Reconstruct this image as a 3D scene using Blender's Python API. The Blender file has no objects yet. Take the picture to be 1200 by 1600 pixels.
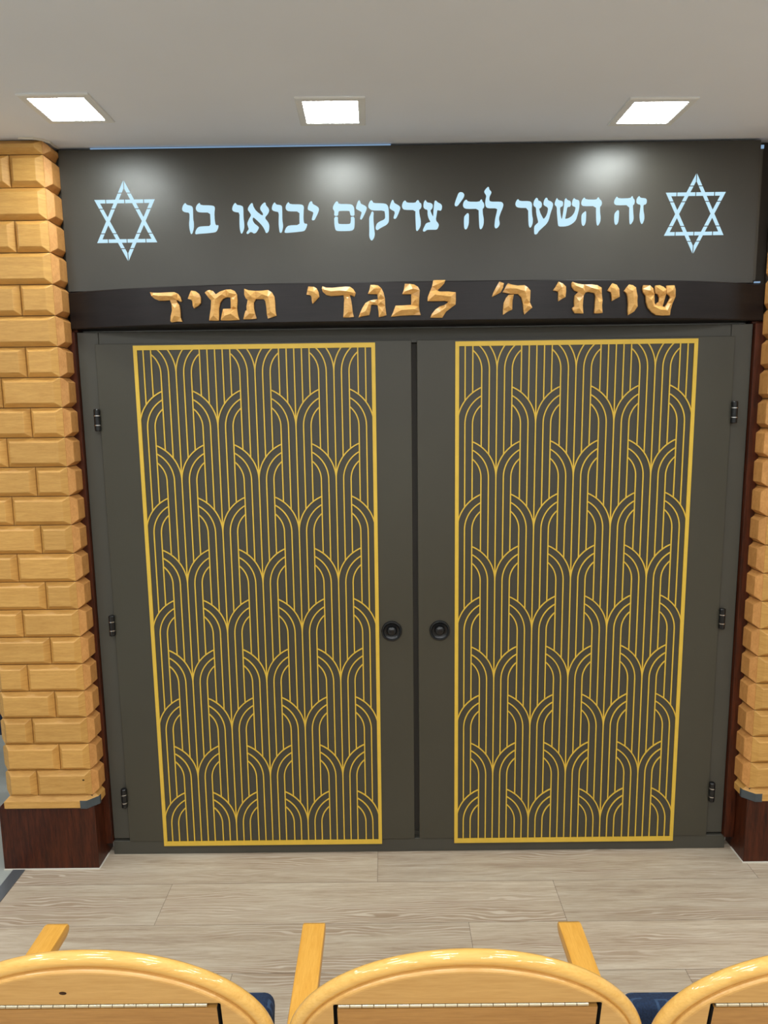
import bpy, bmesh, math, random
from mathutils import Vector, Matrix, geometry
random.seed(7)
SC = bpy.context.scene
COL = SC.collection

# ------------------------------------------------------------------ camera, light, exposure
def make_camera():
    yaw, pit, roll = -0.00342, -0.14748, 0.01263
    cy, sy, cp, sp = math.cos(yaw), math.sin(yaw), math.cos(pit), math.sin(pit)
    f = Vector((sy*cp, cy*cp, sp)); r = Vector((cy, -sy, 0)); d = f.cross(r)
    R = r*math.cos(roll) + d*math.sin(roll)
    D = -r*math.sin(roll) + d*math.cos(roll)
    cam = bpy.data.cameras.new('camera'); ob = bpy.data.objects.new('camera', cam); COL.objects.link(ob)
    m = Matrix((( R.x, -D.x, -f.x, 0.0), (R.y, -D.y, -f.y, -2.58465), (R.z, -D.z, -f.z, 1.75), (0, 0, 0, 1)))
    ob.matrix_world = m
    cam.sensor_fit = 'VERTICAL'; cam.sensor_height = 32.0
    cam.lens = 32.0*1109.0/1600.0
    cam.clip_start = 0.05
    SC.camera = ob
make_camera()

EXPOSURE = 0.0
SC.view_settings.view_transform = 'Standard'
SC.view_settings.look = 'None'
SC.view_settings.exposure = EXPOSURE
SC.view_settings.gamma = 1.0
SC.view_settings.use_curve_mapping = False
SC.cycles.max_bounces = 10
SC.cycles.diffuse_bounces = 6

W = bpy.data.worlds.new('world'); SC.world = W; W.use_nodes = True
W.node_tree.nodes['Background'].inputs[0].default_value = (0.9, 0.95, 1.0, 1)
W.node_tree.nodes['Background'].inputs[1].default_value = 0.2

LAMP_STRENGTH = 54.0          # the three recessed lights over the doors
CEIL_Z = 2.64
ROOM_W = 8.2
def room_light(x, y, s, power, col=(0.95, 0.98, 1.0)):
    l = bpy.data.lights.new('room_light', 'AREA'); l.energy = power; l.color = col
    l.shape = 'SQUARE'; l.size = s
    o = bpy.data.objects.new('room_light', l); COL.objects.link(o); o.location = (x, y, CEIL_Z-0.012)
def tube_light(x, y, power):
    for k in (-1, 0, 1):
        l = bpy.data.lights.new('tube_light', 'AREA'); l.energy = power/3; l.color = (0.95, 0.98, 1.0)
        l.shape = 'RECTANGLE'; l.size = 0.34; l.size_y = 0.030
        o = bpy.data.objects.new('tube_light', l); COL.objects.link(o); o.location = (x+0.05*k, y+0.13*k, CEIL_Z-0.012)
# the rest of the room's square ceiling lights, behind the camera and to the sides
for ry in (-1.75, -2.9, -4.1, -5.2):
    for rx in (-2.0, -0.95, -0.1, 0.85, 1.9):
        if ry > -3.5: tube_light(rx, ry, ROOM_W)
        else: room_light(rx, ry, 0.17, ROOM_W)
for rx, ry in ((-2.1, -0.35), (1.9, -0.3), (-2.2, 1.3)):
    room_light(rx, ry, 0.17, ROOM_W)

# ------------------------------------------------------------------ helpers
def srgb(r, g, b):
    f = lambda c: (c/255)/12.92 if c/255 <= 0.04045 else ((c/255+0.055)/1.055)**2.4
    return (f(r), f(g), f(b), 1.0)

def newmat(name):
    m = bpy.data.materials.new(name); m.use_nodes = True
    nt = m.node_tree; b = nt.nodes['Principled BSDF']
    return m, nt, b
def nd(nt, t, **kw):
    n = nt.nodes.new(t)
    for k, v in kw.items(): setattr(n, k, v)
    return n
def ramp(nt, fac, stops):
    r = nd(nt, 'ShaderNodeValToRGB'); e = r.color_ramp.elements
    while len(e) < len(stops): e.new(0.5)
    for el, (p, c) in zip(e, stops): el.position = p; el.color = c
    nt.links.new(fac, r.inputs[0]); return r.outputs[0]
def noise(nt, vec, scale, detail=4, rough=0.55, dist=0.0):
    n = nd(nt, 'ShaderNodeTexNoise'); n.inputs['Scale'].default_value = scale
    n.inputs['Detail'].default_value = detail; n.inputs['Roughness'].default_value = rough
    n.inputs['Distortion'].default_value = dist
    nt.links.new(vec, n.inputs['Vector']); return n.outputs['Fac']
def coords(nt, scale=(1, 1, 1), rnd=0.0):
    tc = nd(nt, 'ShaderNodeTexCoord'); mp = nd(nt, 'ShaderNodeMapping')
    mp.inputs['Scale'].default_value = scale
    src = tc.outputs['Object']
    if rnd:
        at = nd(nt, 'ShaderNodeAttribute', attribute_name='rnd')
        mu = nd(nt, 'ShaderNodeVectorMath', operation='SCALE'); mu.inputs[3].default_value = rnd
        nt.links.new(at.outputs['Vector'], mu.inputs[0])
        ad = nd(nt, 'ShaderNodeVectorMath', operation='ADD')
        nt.links.new(src, ad.inputs[0]); nt.links.new(mu.outputs[0], ad.inputs[1]); src = ad.outputs[0]
    nt.links.new(src, mp.inputs[0]); return mp.outputs[0]
def mix(nt, a, b, fac, mode='MIX'):
    m = nd(nt, 'ShaderNodeMix', data_type='RGBA', blend_type=mode)
    for s, i in ((a, 6), (b, 7)):
        if hasattr(s, 'is_linked'): nt.links.new(s, m.inputs[i])
        else: m.inputs[i].default_value = s
    if hasattr(fac, 'is_linked'): nt.links.new(fac, m.inputs[0])
    else: m.inputs[0].default_value = fac
    return m.outputs[2]
def bump(nt, b, h, strength, dist=0.01):
    n = nd(nt, 'ShaderNodeBump'); n.inputs['Strength'].default_value = strength
    n.inputs['Distance'].default_value = dist
    nt.links.new(h, n.inputs['Height']); nt.links.new(n.outputs[0], b.inputs['Normal'])

def plain(name, col, rough=0.5, metal=0.0, var=0.06, vscale=6.0, spec=0.5, bmp=0.0, bscale=200.0):
    m, nt, b = newmat(name); v = coords(nt)
    n = noise(nt, v, vscale, 3)
    lo = tuple(c*(1-var) for c in col[:3])+(1,); hi = tuple(min(1, c*(1+var)) for c in col[:3])+(1,)
    c = ramp(nt, n, ((0.3, lo), (0.7, hi)))
    nt.links.new(c, b.inputs['Base Color'])
    b.inputs['Roughness'].default_value = rough; b.inputs['Metallic'].default_value = metal
    b.inputs['Specular IOR Level'].default_value = spec
    if bmp: bump(nt, b, noise(nt, v, bscale, 2), bmp, 0.002)
    return m

def wood(name, dark, light, scale, rough=0.35, fig=0.0, rndscale=9.0, tint=0.0, coat=0.0, spec=0.5, coat_rough=0.12):
    """fine streaky grain; scale stretches the grain across its direction"""
    m, nt, b = newmat(name)
    v = coords(nt, scale, rndscale)
    n1 = noise(nt, v, 3.0, 6, 0.6, 0.6); n2 = noise(nt, v, 14.0, 4, 0.65)
    mx = nd(nt, 'ShaderNodeMath', operation='MULTIPLY_ADD'); mx.inputs[1].default_value = 0.45
    nt.links.new(n2, mx.inputs[0]); 
    hl = nd(nt, 'ShaderNodeMath', operation='MULTIPLY'); hl.inputs[1].default_value = 0.6
    nt.links.new(n1, hl.inputs[0]); nt.links.new(hl.outputs[0], mx.inputs[2])
    c = ramp(nt, mx.outputs[0], ((0.36, dark), (0.66, light)))
    if tint:
        at = nd(nt, 'ShaderNodeAttribute', attribute_name='rnd')
        hs = nd(nt, 'ShaderNodeHueSaturation'); mr = nd(nt, 'ShaderNodeMapRange')
        mr.inputs[3].default_value = 1-tint; mr.inputs[4].default_value = 1+tint
        nt.links.new(at.outputs['Fac'], mr.inputs[0]); nt.links.new(mr.outputs[0], hs.inputs['Value'])
        nt.links.new(c, hs.inputs['Color']); c = hs.outputs[0]
    nt.links.new(c, b.inputs['Base Color'])
    b.inputs['Roughness'].default_value = rough
    b.inputs['Specular IOR Level'].default_value = spec
    b.inputs['Coat Weight'].default_value = coat; b.inputs['Coat Roughness'].default_value = coat_rough
    return m

def glow(name, col, strength, base=0.8):
    m, nt, b = newmat(name)
    b.inputs['Base Color'].default_value = (base, base, base, 1)
    b.inputs['Specular IOR Level'].default_value = 0.2
    b.inputs['Emission Color'].default_value = col; b.inputs['Emission Strength'].default_value = strength
    b.inputs['Roughness'].default_value = 0.6
    return m

def link(name, me, mat, parent=None):
    o = bpy.data.objects.new(name, me); COL.objects.link(o)
    if mat is not None and not me.materials: me.materials.append(mat)
    if parent is not None: o.parent = parent
    return o
def obj(name, bm, mat, parent=None, smooth=False, normals=True):
    if normals: bmesh.ops.recalc_face_normals(bm, faces=bm.faces[:])
    me = bpy.data.meshes.new(name); bm.to_mesh(me); bm.free()
    if smooth:
        for p in me.polygons: p.use_smooth = True
        if smooth is not True:
            me.set_sharp_from_angle(angle=math.radians(smooth))
    return link(name, me, mat, parent)
def thing(name, label, cat, loc=(0, 0, 0), group=None, kind=None):
    o = bpy.data.objects.new(name, None); COL.objects.link(o); o.location = loc
    o.empty_display_size = 0.05
    return tag(o, label, cat, group, kind)
def tag(o, label=None, cat=None, group=None, kind=None):
    if label: o['label'] = label
    if cat: o['category'] = cat
    if group: o['group'] = group
    if kind: o['kind'] = kind
    return o
def bx(bm, x0, x1, y0, y1, z0, z1, bev=0.0, seg=2):
    vs = [bm.verts.new((x, y, z)) for x in (x0, x1) for y in (y0, y1) for z in (z0, z1)]
    q = [(0, 1, 3, 2), (4, 6, 7, 5), (0, 4, 5, 1), (2, 3, 7, 6), (0, 2, 6, 4), (1, 5, 7, 3)]
    fs = [bm.faces.new([vs[i] for i in f]) for f in q]
    if bev:
        es = {e for f in fs for e in f.edges}
        bmesh.ops.bevel(bm, geom=list(es), offset=bev, segments=seg, profile=0.5, affect='EDGES')
    return vs
def box(name, x0, x1, y0, y1, z0, z1, mat, parent=None, bev=0.0, seg=2, smooth=False):
    bm = bmesh.new(); bx(bm, x0, x1, y0, y1, z0, z1, bev, seg)
    return obj(name, bm, mat, parent, smooth)
def lathe(bm, prof, n, place):
    """prof: list of (radius, height); place maps (x, y, h) to a point"""
    rings = []
    for r, h in prof:
        if r < 1e-6: rings.append([bm.verts.new(place(0, 0, h))])
        else: rings.append([bm.verts.new(place(r*math.cos(2*math.pi*i/n), r*math.sin(2*math.pi*i/n), h)) for i in range(n)])
    for a, b in zip(rings, rings[1:]):
        for i in range(n):
            j = (i+1) % n
            if len(a) == 1: bm.faces.new((a[0], b[i], b[j]))
            elif len(b) == 1: bm.faces.new((a[i], b[0], a[j]))
            else: bm.faces.new((a[i], b[i], b[j], a[j]))
def fill2d(polys, depth):
    """even-odd fill of closed outlines, extruded: returns a mesh with z in [-depth/2, depth/2]"""
    cu = bpy.data.curves.new('outline', 'CURVE'); cu.dimensions = '2D'; cu.fill_mode = 'BOTH'; cu.extrude = depth/2
    for pl in polys:
        s = cu.splines.new('POLY'); s.points.add(len(pl)-1); s.use_cyclic_u = True
        for p, q in zip(s.points, pl): p.co = (q[0], q[1], 0, 1)
    o = bpy.data.objects.new('outline', cu); COL.objects.link(o)
    bpy.context.view_layer.update()
    dg = bpy.context.evaluated_depsgraph_get()
    me = bpy.data.meshes.new_from_object(o.evaluated_get(dg))
    bpy.data.objects.remove(o); bpy.data.curves.remove(cu)
    me.materials.clear()
    return me
def soften(pl, r=0.22):
    out = []
    for a, b in zip(pl, pl[1:]+pl[:1]):
        out.append((a[0]+(b[0]-a[0])*r, a[1]+(b[1]-a[1])*r)); out.append((b[0]+(a[0]-b[0])*r, b[1]+(a[1]-b[1])*r))
    return out
def put_rnd(o, values):
    at = o.data.attributes.new('rnd', 'FLOAT', 'FACE')
    for d, v in zip(at.data, values): d.value = v
LIT=[
('vav',[[[-681.6,2454.8],[-676.9,2448],[-661.1,2444.6],[-655.9,2438.3],[-656.4,2420.4],[-656.9,2399.3],[-655.2,2388.7],[-656.2,2369.6],[-662.7,2351.7],[-668.3,2351.1],[-671.8,2367.7],[-672.7,2384.7],[-670.1,2401.6],[-669,2421.6],[-683.3,2423.2],[-692,2427.1],[-694.4,2434.5],[-691,2445],[-686.2,2451.3]]]),
('bet',[[[-632.3,2454.8],[-628.9,2446.3],[-592.5,2445.2],[-582.6,2442.6],[-579.6,2436.2],[-582.6,2419.4],[-582.6,2396.2],[-580.1,2379.2],[-570.1,2380.2],[-571.2,2370.7],[-576.6,2360.1],[-583.5,2355.5],[-610.3,2353.1],[-641.5,2351.4],[-649.4,2350],[-653.3,2352.6],[-651.1,2361.1],[-646.2,2369.5],[-638.1,2375.8],[-618,2377],[-598,2377.4],[-597.5,2400.6],[-598.1,2421.3],[-633.5,2422.2],[-642.2,2425.4],[-646.7,2432.9],[-645.3,2442.3],[-639.8,2449.6]]]),
('vav',[[[-508.5,2453.2],[-503.9,2445.7],[-490.7,2443.9],[-483.1,2440.2],[-481.7,2432.8],[-482.5,2403.4],[-480.5,2382.2],[-481,2369.5],[-485.5,2356.8],[-490.7,2349.5],[-494.6,2352.7],[-497.3,2367.6],[-497.6,2386.6],[-495.7,2420],[-509.4,2421.6],[-518.1,2424.9],[-521.2,2431.3],[-518.5,2441.7],[-513.7,2449]]]),
('alef',[[[-451,2452.4],[-448.1,2447.1],[-447.1,2439.8],[-438.4,2424.9],[-416.8,2408.4],[-413.9,2415.1],[-423.8,2428.9],[-423.5,2437.4],[-416.5,2446.7],[-408.1,2452.9],[-404.2,2451.2],[-403.3,2443.4],[-394.8,2433.8],[-392.3,2425.4],[-396.6,2414.9],[-409.3,2401.4],[-397.6,2387.5],[-393.6,2376.8],[-395.3,2359.9],[-401.2,2351.5],[-407.4,2351.6],[-409.8,2360.1],[-418.1,2375],[-428.8,2386.8],[-439.5,2396.5],[-448.1,2404],[-450.9,2399.8],[-450.7,2392.4],[-444.5,2382.8],[-435.8,2376.3],[-429.4,2369.9],[-435.4,2359.4],[-441.2,2352],[-449.1,2350],[-454.5,2354.3],[-461.1,2355.4],[-467.6,2349.2],[-473.6,2349.2],[-474.5,2354.6],[-465.6,2365.1],[-468.2,2372.5],[-471,2384.2],[-463.8,2398.9],[-455.5,2411.4],[-460.7,2419.9],[-467,2428.5],[-465.6,2435.8],[-458.6,2446.2]]]),
('vav',[[[-372.5,2452.9],[-367.9,2445],[-352.5,2443.2],[-347.5,2438.5],[-347.6,2422.7],[-348.2,2393.2],[-345.9,2376.2],[-347.3,2365.7],[-351.6,2351.9],[-358.9,2350.9],[-361,2367.9],[-361.8,2384.9],[-359.3,2419.7],[-372,2422],[-380.8,2425.2],[-383.9,2431.6],[-381.3,2442.1],[-376.6,2449.4]]]),
('bet',[[[-324.9,2452.9],[-320.3,2445.5],[-282.8,2444.6],[-275.1,2441.7],[-272,2435.4],[-273.5,2421.7],[-274.9,2396.5],[-273.1,2381.2],[-262,2380.4],[-263.8,2370.9],[-269.7,2359.4],[-276.5,2355.2],[-307.7,2352.4],[-334.5,2350.6],[-342.2,2351.8],[-341.3,2358.2],[-336.1,2368.7],[-327,2376],[-289.2,2376.6],[-289.1,2396.6],[-288.3,2420.9],[-325.5,2421.8],[-333.1,2425.7],[-336.2,2433.1],[-334.1,2442.5],[-329,2449.8]]]),
('yod',[[[-246,2455],[-242.7,2451.8],[-241.8,2445.5],[-227.6,2438],[-221.1,2432.6],[-220.2,2425.3],[-225,2412.7],[-232,2400.1],[-236.6,2391.7],[-244.4,2390.8],[-246.5,2395],[-242.9,2406.6],[-239.7,2417.5],[-248,2421.4],[-259,2425.8],[-259.2,2434.2],[-255.1,2445.7],[-251.6,2451.9]]]),
('mem',[[[-158.7,2453.9],[-153.9,2450.7],[-152.3,2444.4],[-119.2,2443.3],[-105.9,2441.7],[-99.4,2434.2],[-97.9,2421.6],[-97.8,2403.9],[-111.5,2404.1],[-114.1,2417.6],[-116.3,2420.8],[-149.5,2421.2],[-153.3,2418.1],[-154.9,2404.6],[-168.7,2404.8],[-167.2,2420.4],[-172.6,2427.8],[-171.3,2437.3],[-164.4,2448.7]],[[-168.7,2402.3],[-155,2402.1],[-155.7,2390.7],[-154.8,2380.1],[-149.3,2377.9],[-118.2,2377.5],[-112.7,2379.6],[-110.9,2390.1],[-111.1,2401.5],[-97.8,2401.4],[-97.8,2377.3],[-99.7,2361.4],[-108.7,2354.5],[-140.9,2354.1],[-159.8,2354.8],[-165.3,2359.1],[-168.3,2373.9]]]),
('yod',[[[-80.9,2456],[-77.4,2451.8],[-76,2444.4],[-61.8,2437.9],[-55.2,2432.6],[-55.8,2424.2],[-62.2,2410.6],[-69.1,2398],[-74.1,2390.7],[-79.1,2392.9],[-77.9,2400.3],[-73.2,2413.9],[-74.3,2417.1],[-86.3,2423.5],[-92.9,2427.4],[-91.7,2435.2],[-88.2,2445.6],[-84.7,2452.9]]]),
('qof',[[[-39.4,2455.5],[-35,2452.3],[-31.8,2445.5],[0.2,2444.5],[12.3,2442.2],[18.9,2434.8],[20.9,2420.1],[21.3,2396.9],[20.5,2382.1],[12.6,2372.7],[-0.8,2366.5],[-12,2360.3],[-18.7,2355.5],[-25.3,2358.3],[-25.2,2367.9],[-20.6,2378.4],[-11.6,2384.6],[4,2390.8],[8,2396],[7.5,2409.7],[5.4,2420.3],[-35.5,2420.8],[-44.3,2425.1],[-49.7,2431.5],[-49.6,2439.9],[-45,2450.3]],[[-35.5,2418.7],[-31.2,2414.8],[-32.5,2399.7],[-32.1,2382.8],[-30.2,2359.5],[-28.2,2342.4],[-31.3,2329.7],[-38.1,2321.3],[-43.6,2323.5],[-48.3,2334.2],[-47.5,2359.7],[-47.6,2380.9],[-47.4,2397.7],[-42.3,2408.2],[-38.9,2416.6]]]),
('yod',[[[34.6,2456.6],[38.3,2451.3],[40,2445],[54.3,2437.5],[60.2,2432.2],[60.8,2425.8],[55.2,2411.2],[46.1,2393.4],[39.9,2392],[36.2,2395.6],[43,2415.6],[28.7,2423.1],[23.2,2428.4],[25.6,2438.9],[30.1,2450.4]]]),
('dalet',[[[78.7,2453.3],[83.1,2445.5],[112.9,2444.5],[117.4,2451.4],[121.8,2454],[125.8,2450.2],[126.6,2445.6],[132.8,2442.8],[134.5,2433.3],[131.6,2424.9],[125.6,2421.2],[127.1,2406],[131.4,2387],[131.3,2370.1],[126.8,2359.6],[120.1,2351.2],[114.6,2352.3],[113.6,2374.5],[112.6,2399.9],[112.8,2420.5],[75.2,2421.5],[68.6,2425.7],[66,2434.2],[68.7,2444.6],[73.2,2450.9]]]),
('tsadi',[[[148.3,2453.7],[153.1,2445.2],[167,2443.4],[173,2438.1],[173,2429.7],[169.2,2422.3],[164.7,2419.2],[168,2409.7],[174.2,2397],[175.1,2416],[177,2434.9],[179.2,2450.6],[184.7,2451.1],[189.1,2445.6],[201.3,2439.8],[205.2,2433.4],[204.6,2424],[201.2,2416.7],[192.4,2418.9],[188.4,2418.9],[186.9,2407.4],[183.1,2386.3],[192.3,2375.6],[194.1,2369.3],[191.2,2360.8],[186.8,2354.5],[167.9,2354.8],[152.3,2354.6],[146.8,2349.8],[140.1,2348.8],[137.9,2354.1],[143.5,2365.7],[149.1,2376.2],[156.9,2379.3],[165.3,2380.2],[158,2393],[154.7,2405.7],[154.8,2420.8],[146,2422.6],[140.5,2429],[141.2,2443.7],[145,2451]]]),
('apostrophe',[[[268.5,2478.1],[277.3,2475.9],[282.4,2469.1],[279.6,2458.7],[269.7,2446.2],[258.7,2431.7],[251,2430.7],[247.7,2436],[252,2450.7],[258.6,2467.3],[261.9,2474.6]]]),
('he',[[[289.6,2453.3],[294.5,2445.9],[333.8,2445],[338.1,2451.7],[342.5,2453.3],[344.8,2445.3],[349.2,2441],[351.5,2432.6],[349.4,2424.2],[345,2421.8],[346.2,2405.3],[349.7,2388.4],[349.4,2371.5],[344.4,2357.8],[338.9,2353.6],[334.8,2356.9],[333.2,2375.9],[331.9,2399.2],[331.3,2421.9],[289.7,2421.8],[280.8,2425.1],[276.8,2432.5],[278.6,2443],[283.4,2450.3]],[[293.1,2409.2],[298.2,2405.9],[298.3,2389.1],[297.7,2372.2],[292.2,2357.4],[286.7,2353.3],[281.6,2358.6],[280.6,2376.6],[281,2395.6],[285.4,2401.9]]]),
('lamed',[[[363.8,2494.2],[366.9,2491],[367.6,2484.7],[375.4,2477.3],[374.3,2471.1],[368.9,2461.7],[367.9,2451.3],[371.3,2444.9],[406.6,2444.5],[414.4,2441.2],[417.3,2433.9],[414.6,2423.4],[407.1,2406.6],[401.7,2389.9],[404.8,2375],[404.2,2366.6],[396.5,2357.1],[389.9,2356.2],[386.5,2362.6],[387.4,2377.4],[389.5,2392.1],[393.8,2408.9],[396.3,2422.6],[362.7,2423],[356,2428.3],[353.7,2438.9],[354.7,2451.4],[357.9,2464],[351.2,2473.5],[350,2478.7],[355.5,2487]]]),
('resh',[[[467.2,2453.1],[472.8,2445.7],[505.9,2445.3],[513.7,2441],[516.1,2432.6],[515.2,2420],[516.7,2398.9],[519.8,2386.2],[519.4,2371.4],[514.1,2358.8],[508.6,2356.8],[505.1,2365.3],[503.7,2382.2],[502.3,2422.3],[471,2423.1],[461,2427],[457.5,2435.4],[460.7,2445.9]]]),
('ayin',[[[530,2456.5],[535.6,2453.3],[536.8,2447],[545.7,2443.7],[550.2,2436.3],[549.3,2425.8],[543.9,2420.7],[540.6,2419.7],[544.2,2407],[551.1,2394.3],[556.8,2384.7],[564.4,2394.1],[569.6,2406.7],[571.5,2422.4],[557,2429.9],[554.7,2435.2],[556.6,2446.7],[563.1,2456.1],[568.6,2453.9],[569.9,2447.6],[583.2,2442.2],[588.9,2434.8],[587,2423.3],[579.7,2402.3],[574.6,2381.3],[567.1,2368.7],[554.1,2357.2],[541,2345.7],[534.5,2335.2],[526.8,2334.3],[524.4,2339.6],[524,2360.8],[531.6,2369.2],[538.6,2374.4],[534.6,2388.1],[530.5,2405.1],[529.5,2423],[521.7,2428.3],[519.8,2434.6],[522.5,2446.1]]]),
('shin',[[[601.7,2454.5],[606.3,2447.1],[620.7,2443.8],[623.1,2437.5],[622.2,2427],[612.8,2422.9],[613.8,2410.3],[616.4,2393.4],[619.5,2382.8],[622.8,2401.8],[626,2427],[627.2,2447.9],[632.6,2454.1],[637.1,2447.4],[648.3,2443.5],[650.8,2432.9],[647.7,2424.6],[637.7,2423.7],[635.9,2410],[632,2389],[631.4,2384.8],[642,2386.8],[652.9,2392.9],[661.5,2403.4],[665.6,2415.9],[665.8,2423.3],[655.3,2426.6],[653,2432.9],[654.8,2445.5],[660.1,2453.8],[665.8,2448.5],[676.9,2446.2],[679.9,2438.9],[678.8,2417.9],[673.8,2396.9],[668.8,2380.1],[658,2369.6],[644.8,2362.4],[629.4,2359.4],[608.3,2359.7],[605.9,2370.3],[603.9,2389.4],[601.7,2406.2],[601.3,2424.1],[593.4,2431.6],[594.3,2440],[598.5,2450.4]]]),
('he',[[[695.4,2455.4],[701.1,2448],[737.5,2446.9],[740.6,2452.7],[745,2455.2],[748.5,2448.4],[755.3,2443.1],[757.3,2434.7],[754.7,2426.3],[750.4,2423.3],[751.7,2404.3],[754.4,2387.4],[753.1,2372.7],[745.8,2360.1],[741.3,2362.2],[738.7,2375],[737.2,2400.3],[736.4,2425.5],[691.8,2425.7],[686.1,2430.4],[684.9,2436.7],[687.9,2447.1]],[[703.3,2411.2],[703.8,2392.3],[703.2,2375.4],[700.2,2364.9],[694.8,2359.7],[689.1,2364],[686.9,2379.8],[687.1,2396.7],[692.4,2404]]]),
('he',[[[807.7,2457.1],[814.1,2449.7],[854.2,2450.2],[858.4,2456.4],[862.8,2456.4],[864.1,2450.1],[869.4,2444.8],[870.2,2436.4],[868.3,2429.1],[863.9,2427],[865.8,2407],[868.4,2385.9],[867.1,2374.4],[858.7,2362.8],[854.2,2365],[852.1,2390.4],[851.1,2427.2],[808.8,2427.1],[800.9,2429.9],[797.8,2436.3],[800.3,2446.7]],[[812.6,2412.4],[817.2,2408.7],[817.1,2390.8],[816.2,2374],[812.1,2364.5],[805.6,2361.8],[801.5,2369.9],[800.2,2386.8],[800.9,2399.5],[806.2,2406.8]]]),
('zayin',[[[884.8,2457.6],[889.5,2450.8],[906,2449.5],[911.3,2445.3],[911.7,2434.8],[908,2428.6],[900.3,2427.6],[901,2410.8],[905.1,2391.8],[905.2,2379.1],[900.6,2366.5],[895.7,2363.4],[890.4,2373],[887.4,2392],[888.9,2411],[890.4,2427.7],[880.4,2430],[875.1,2435.3],[875.3,2445.8],[879.5,2453]]])]
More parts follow.
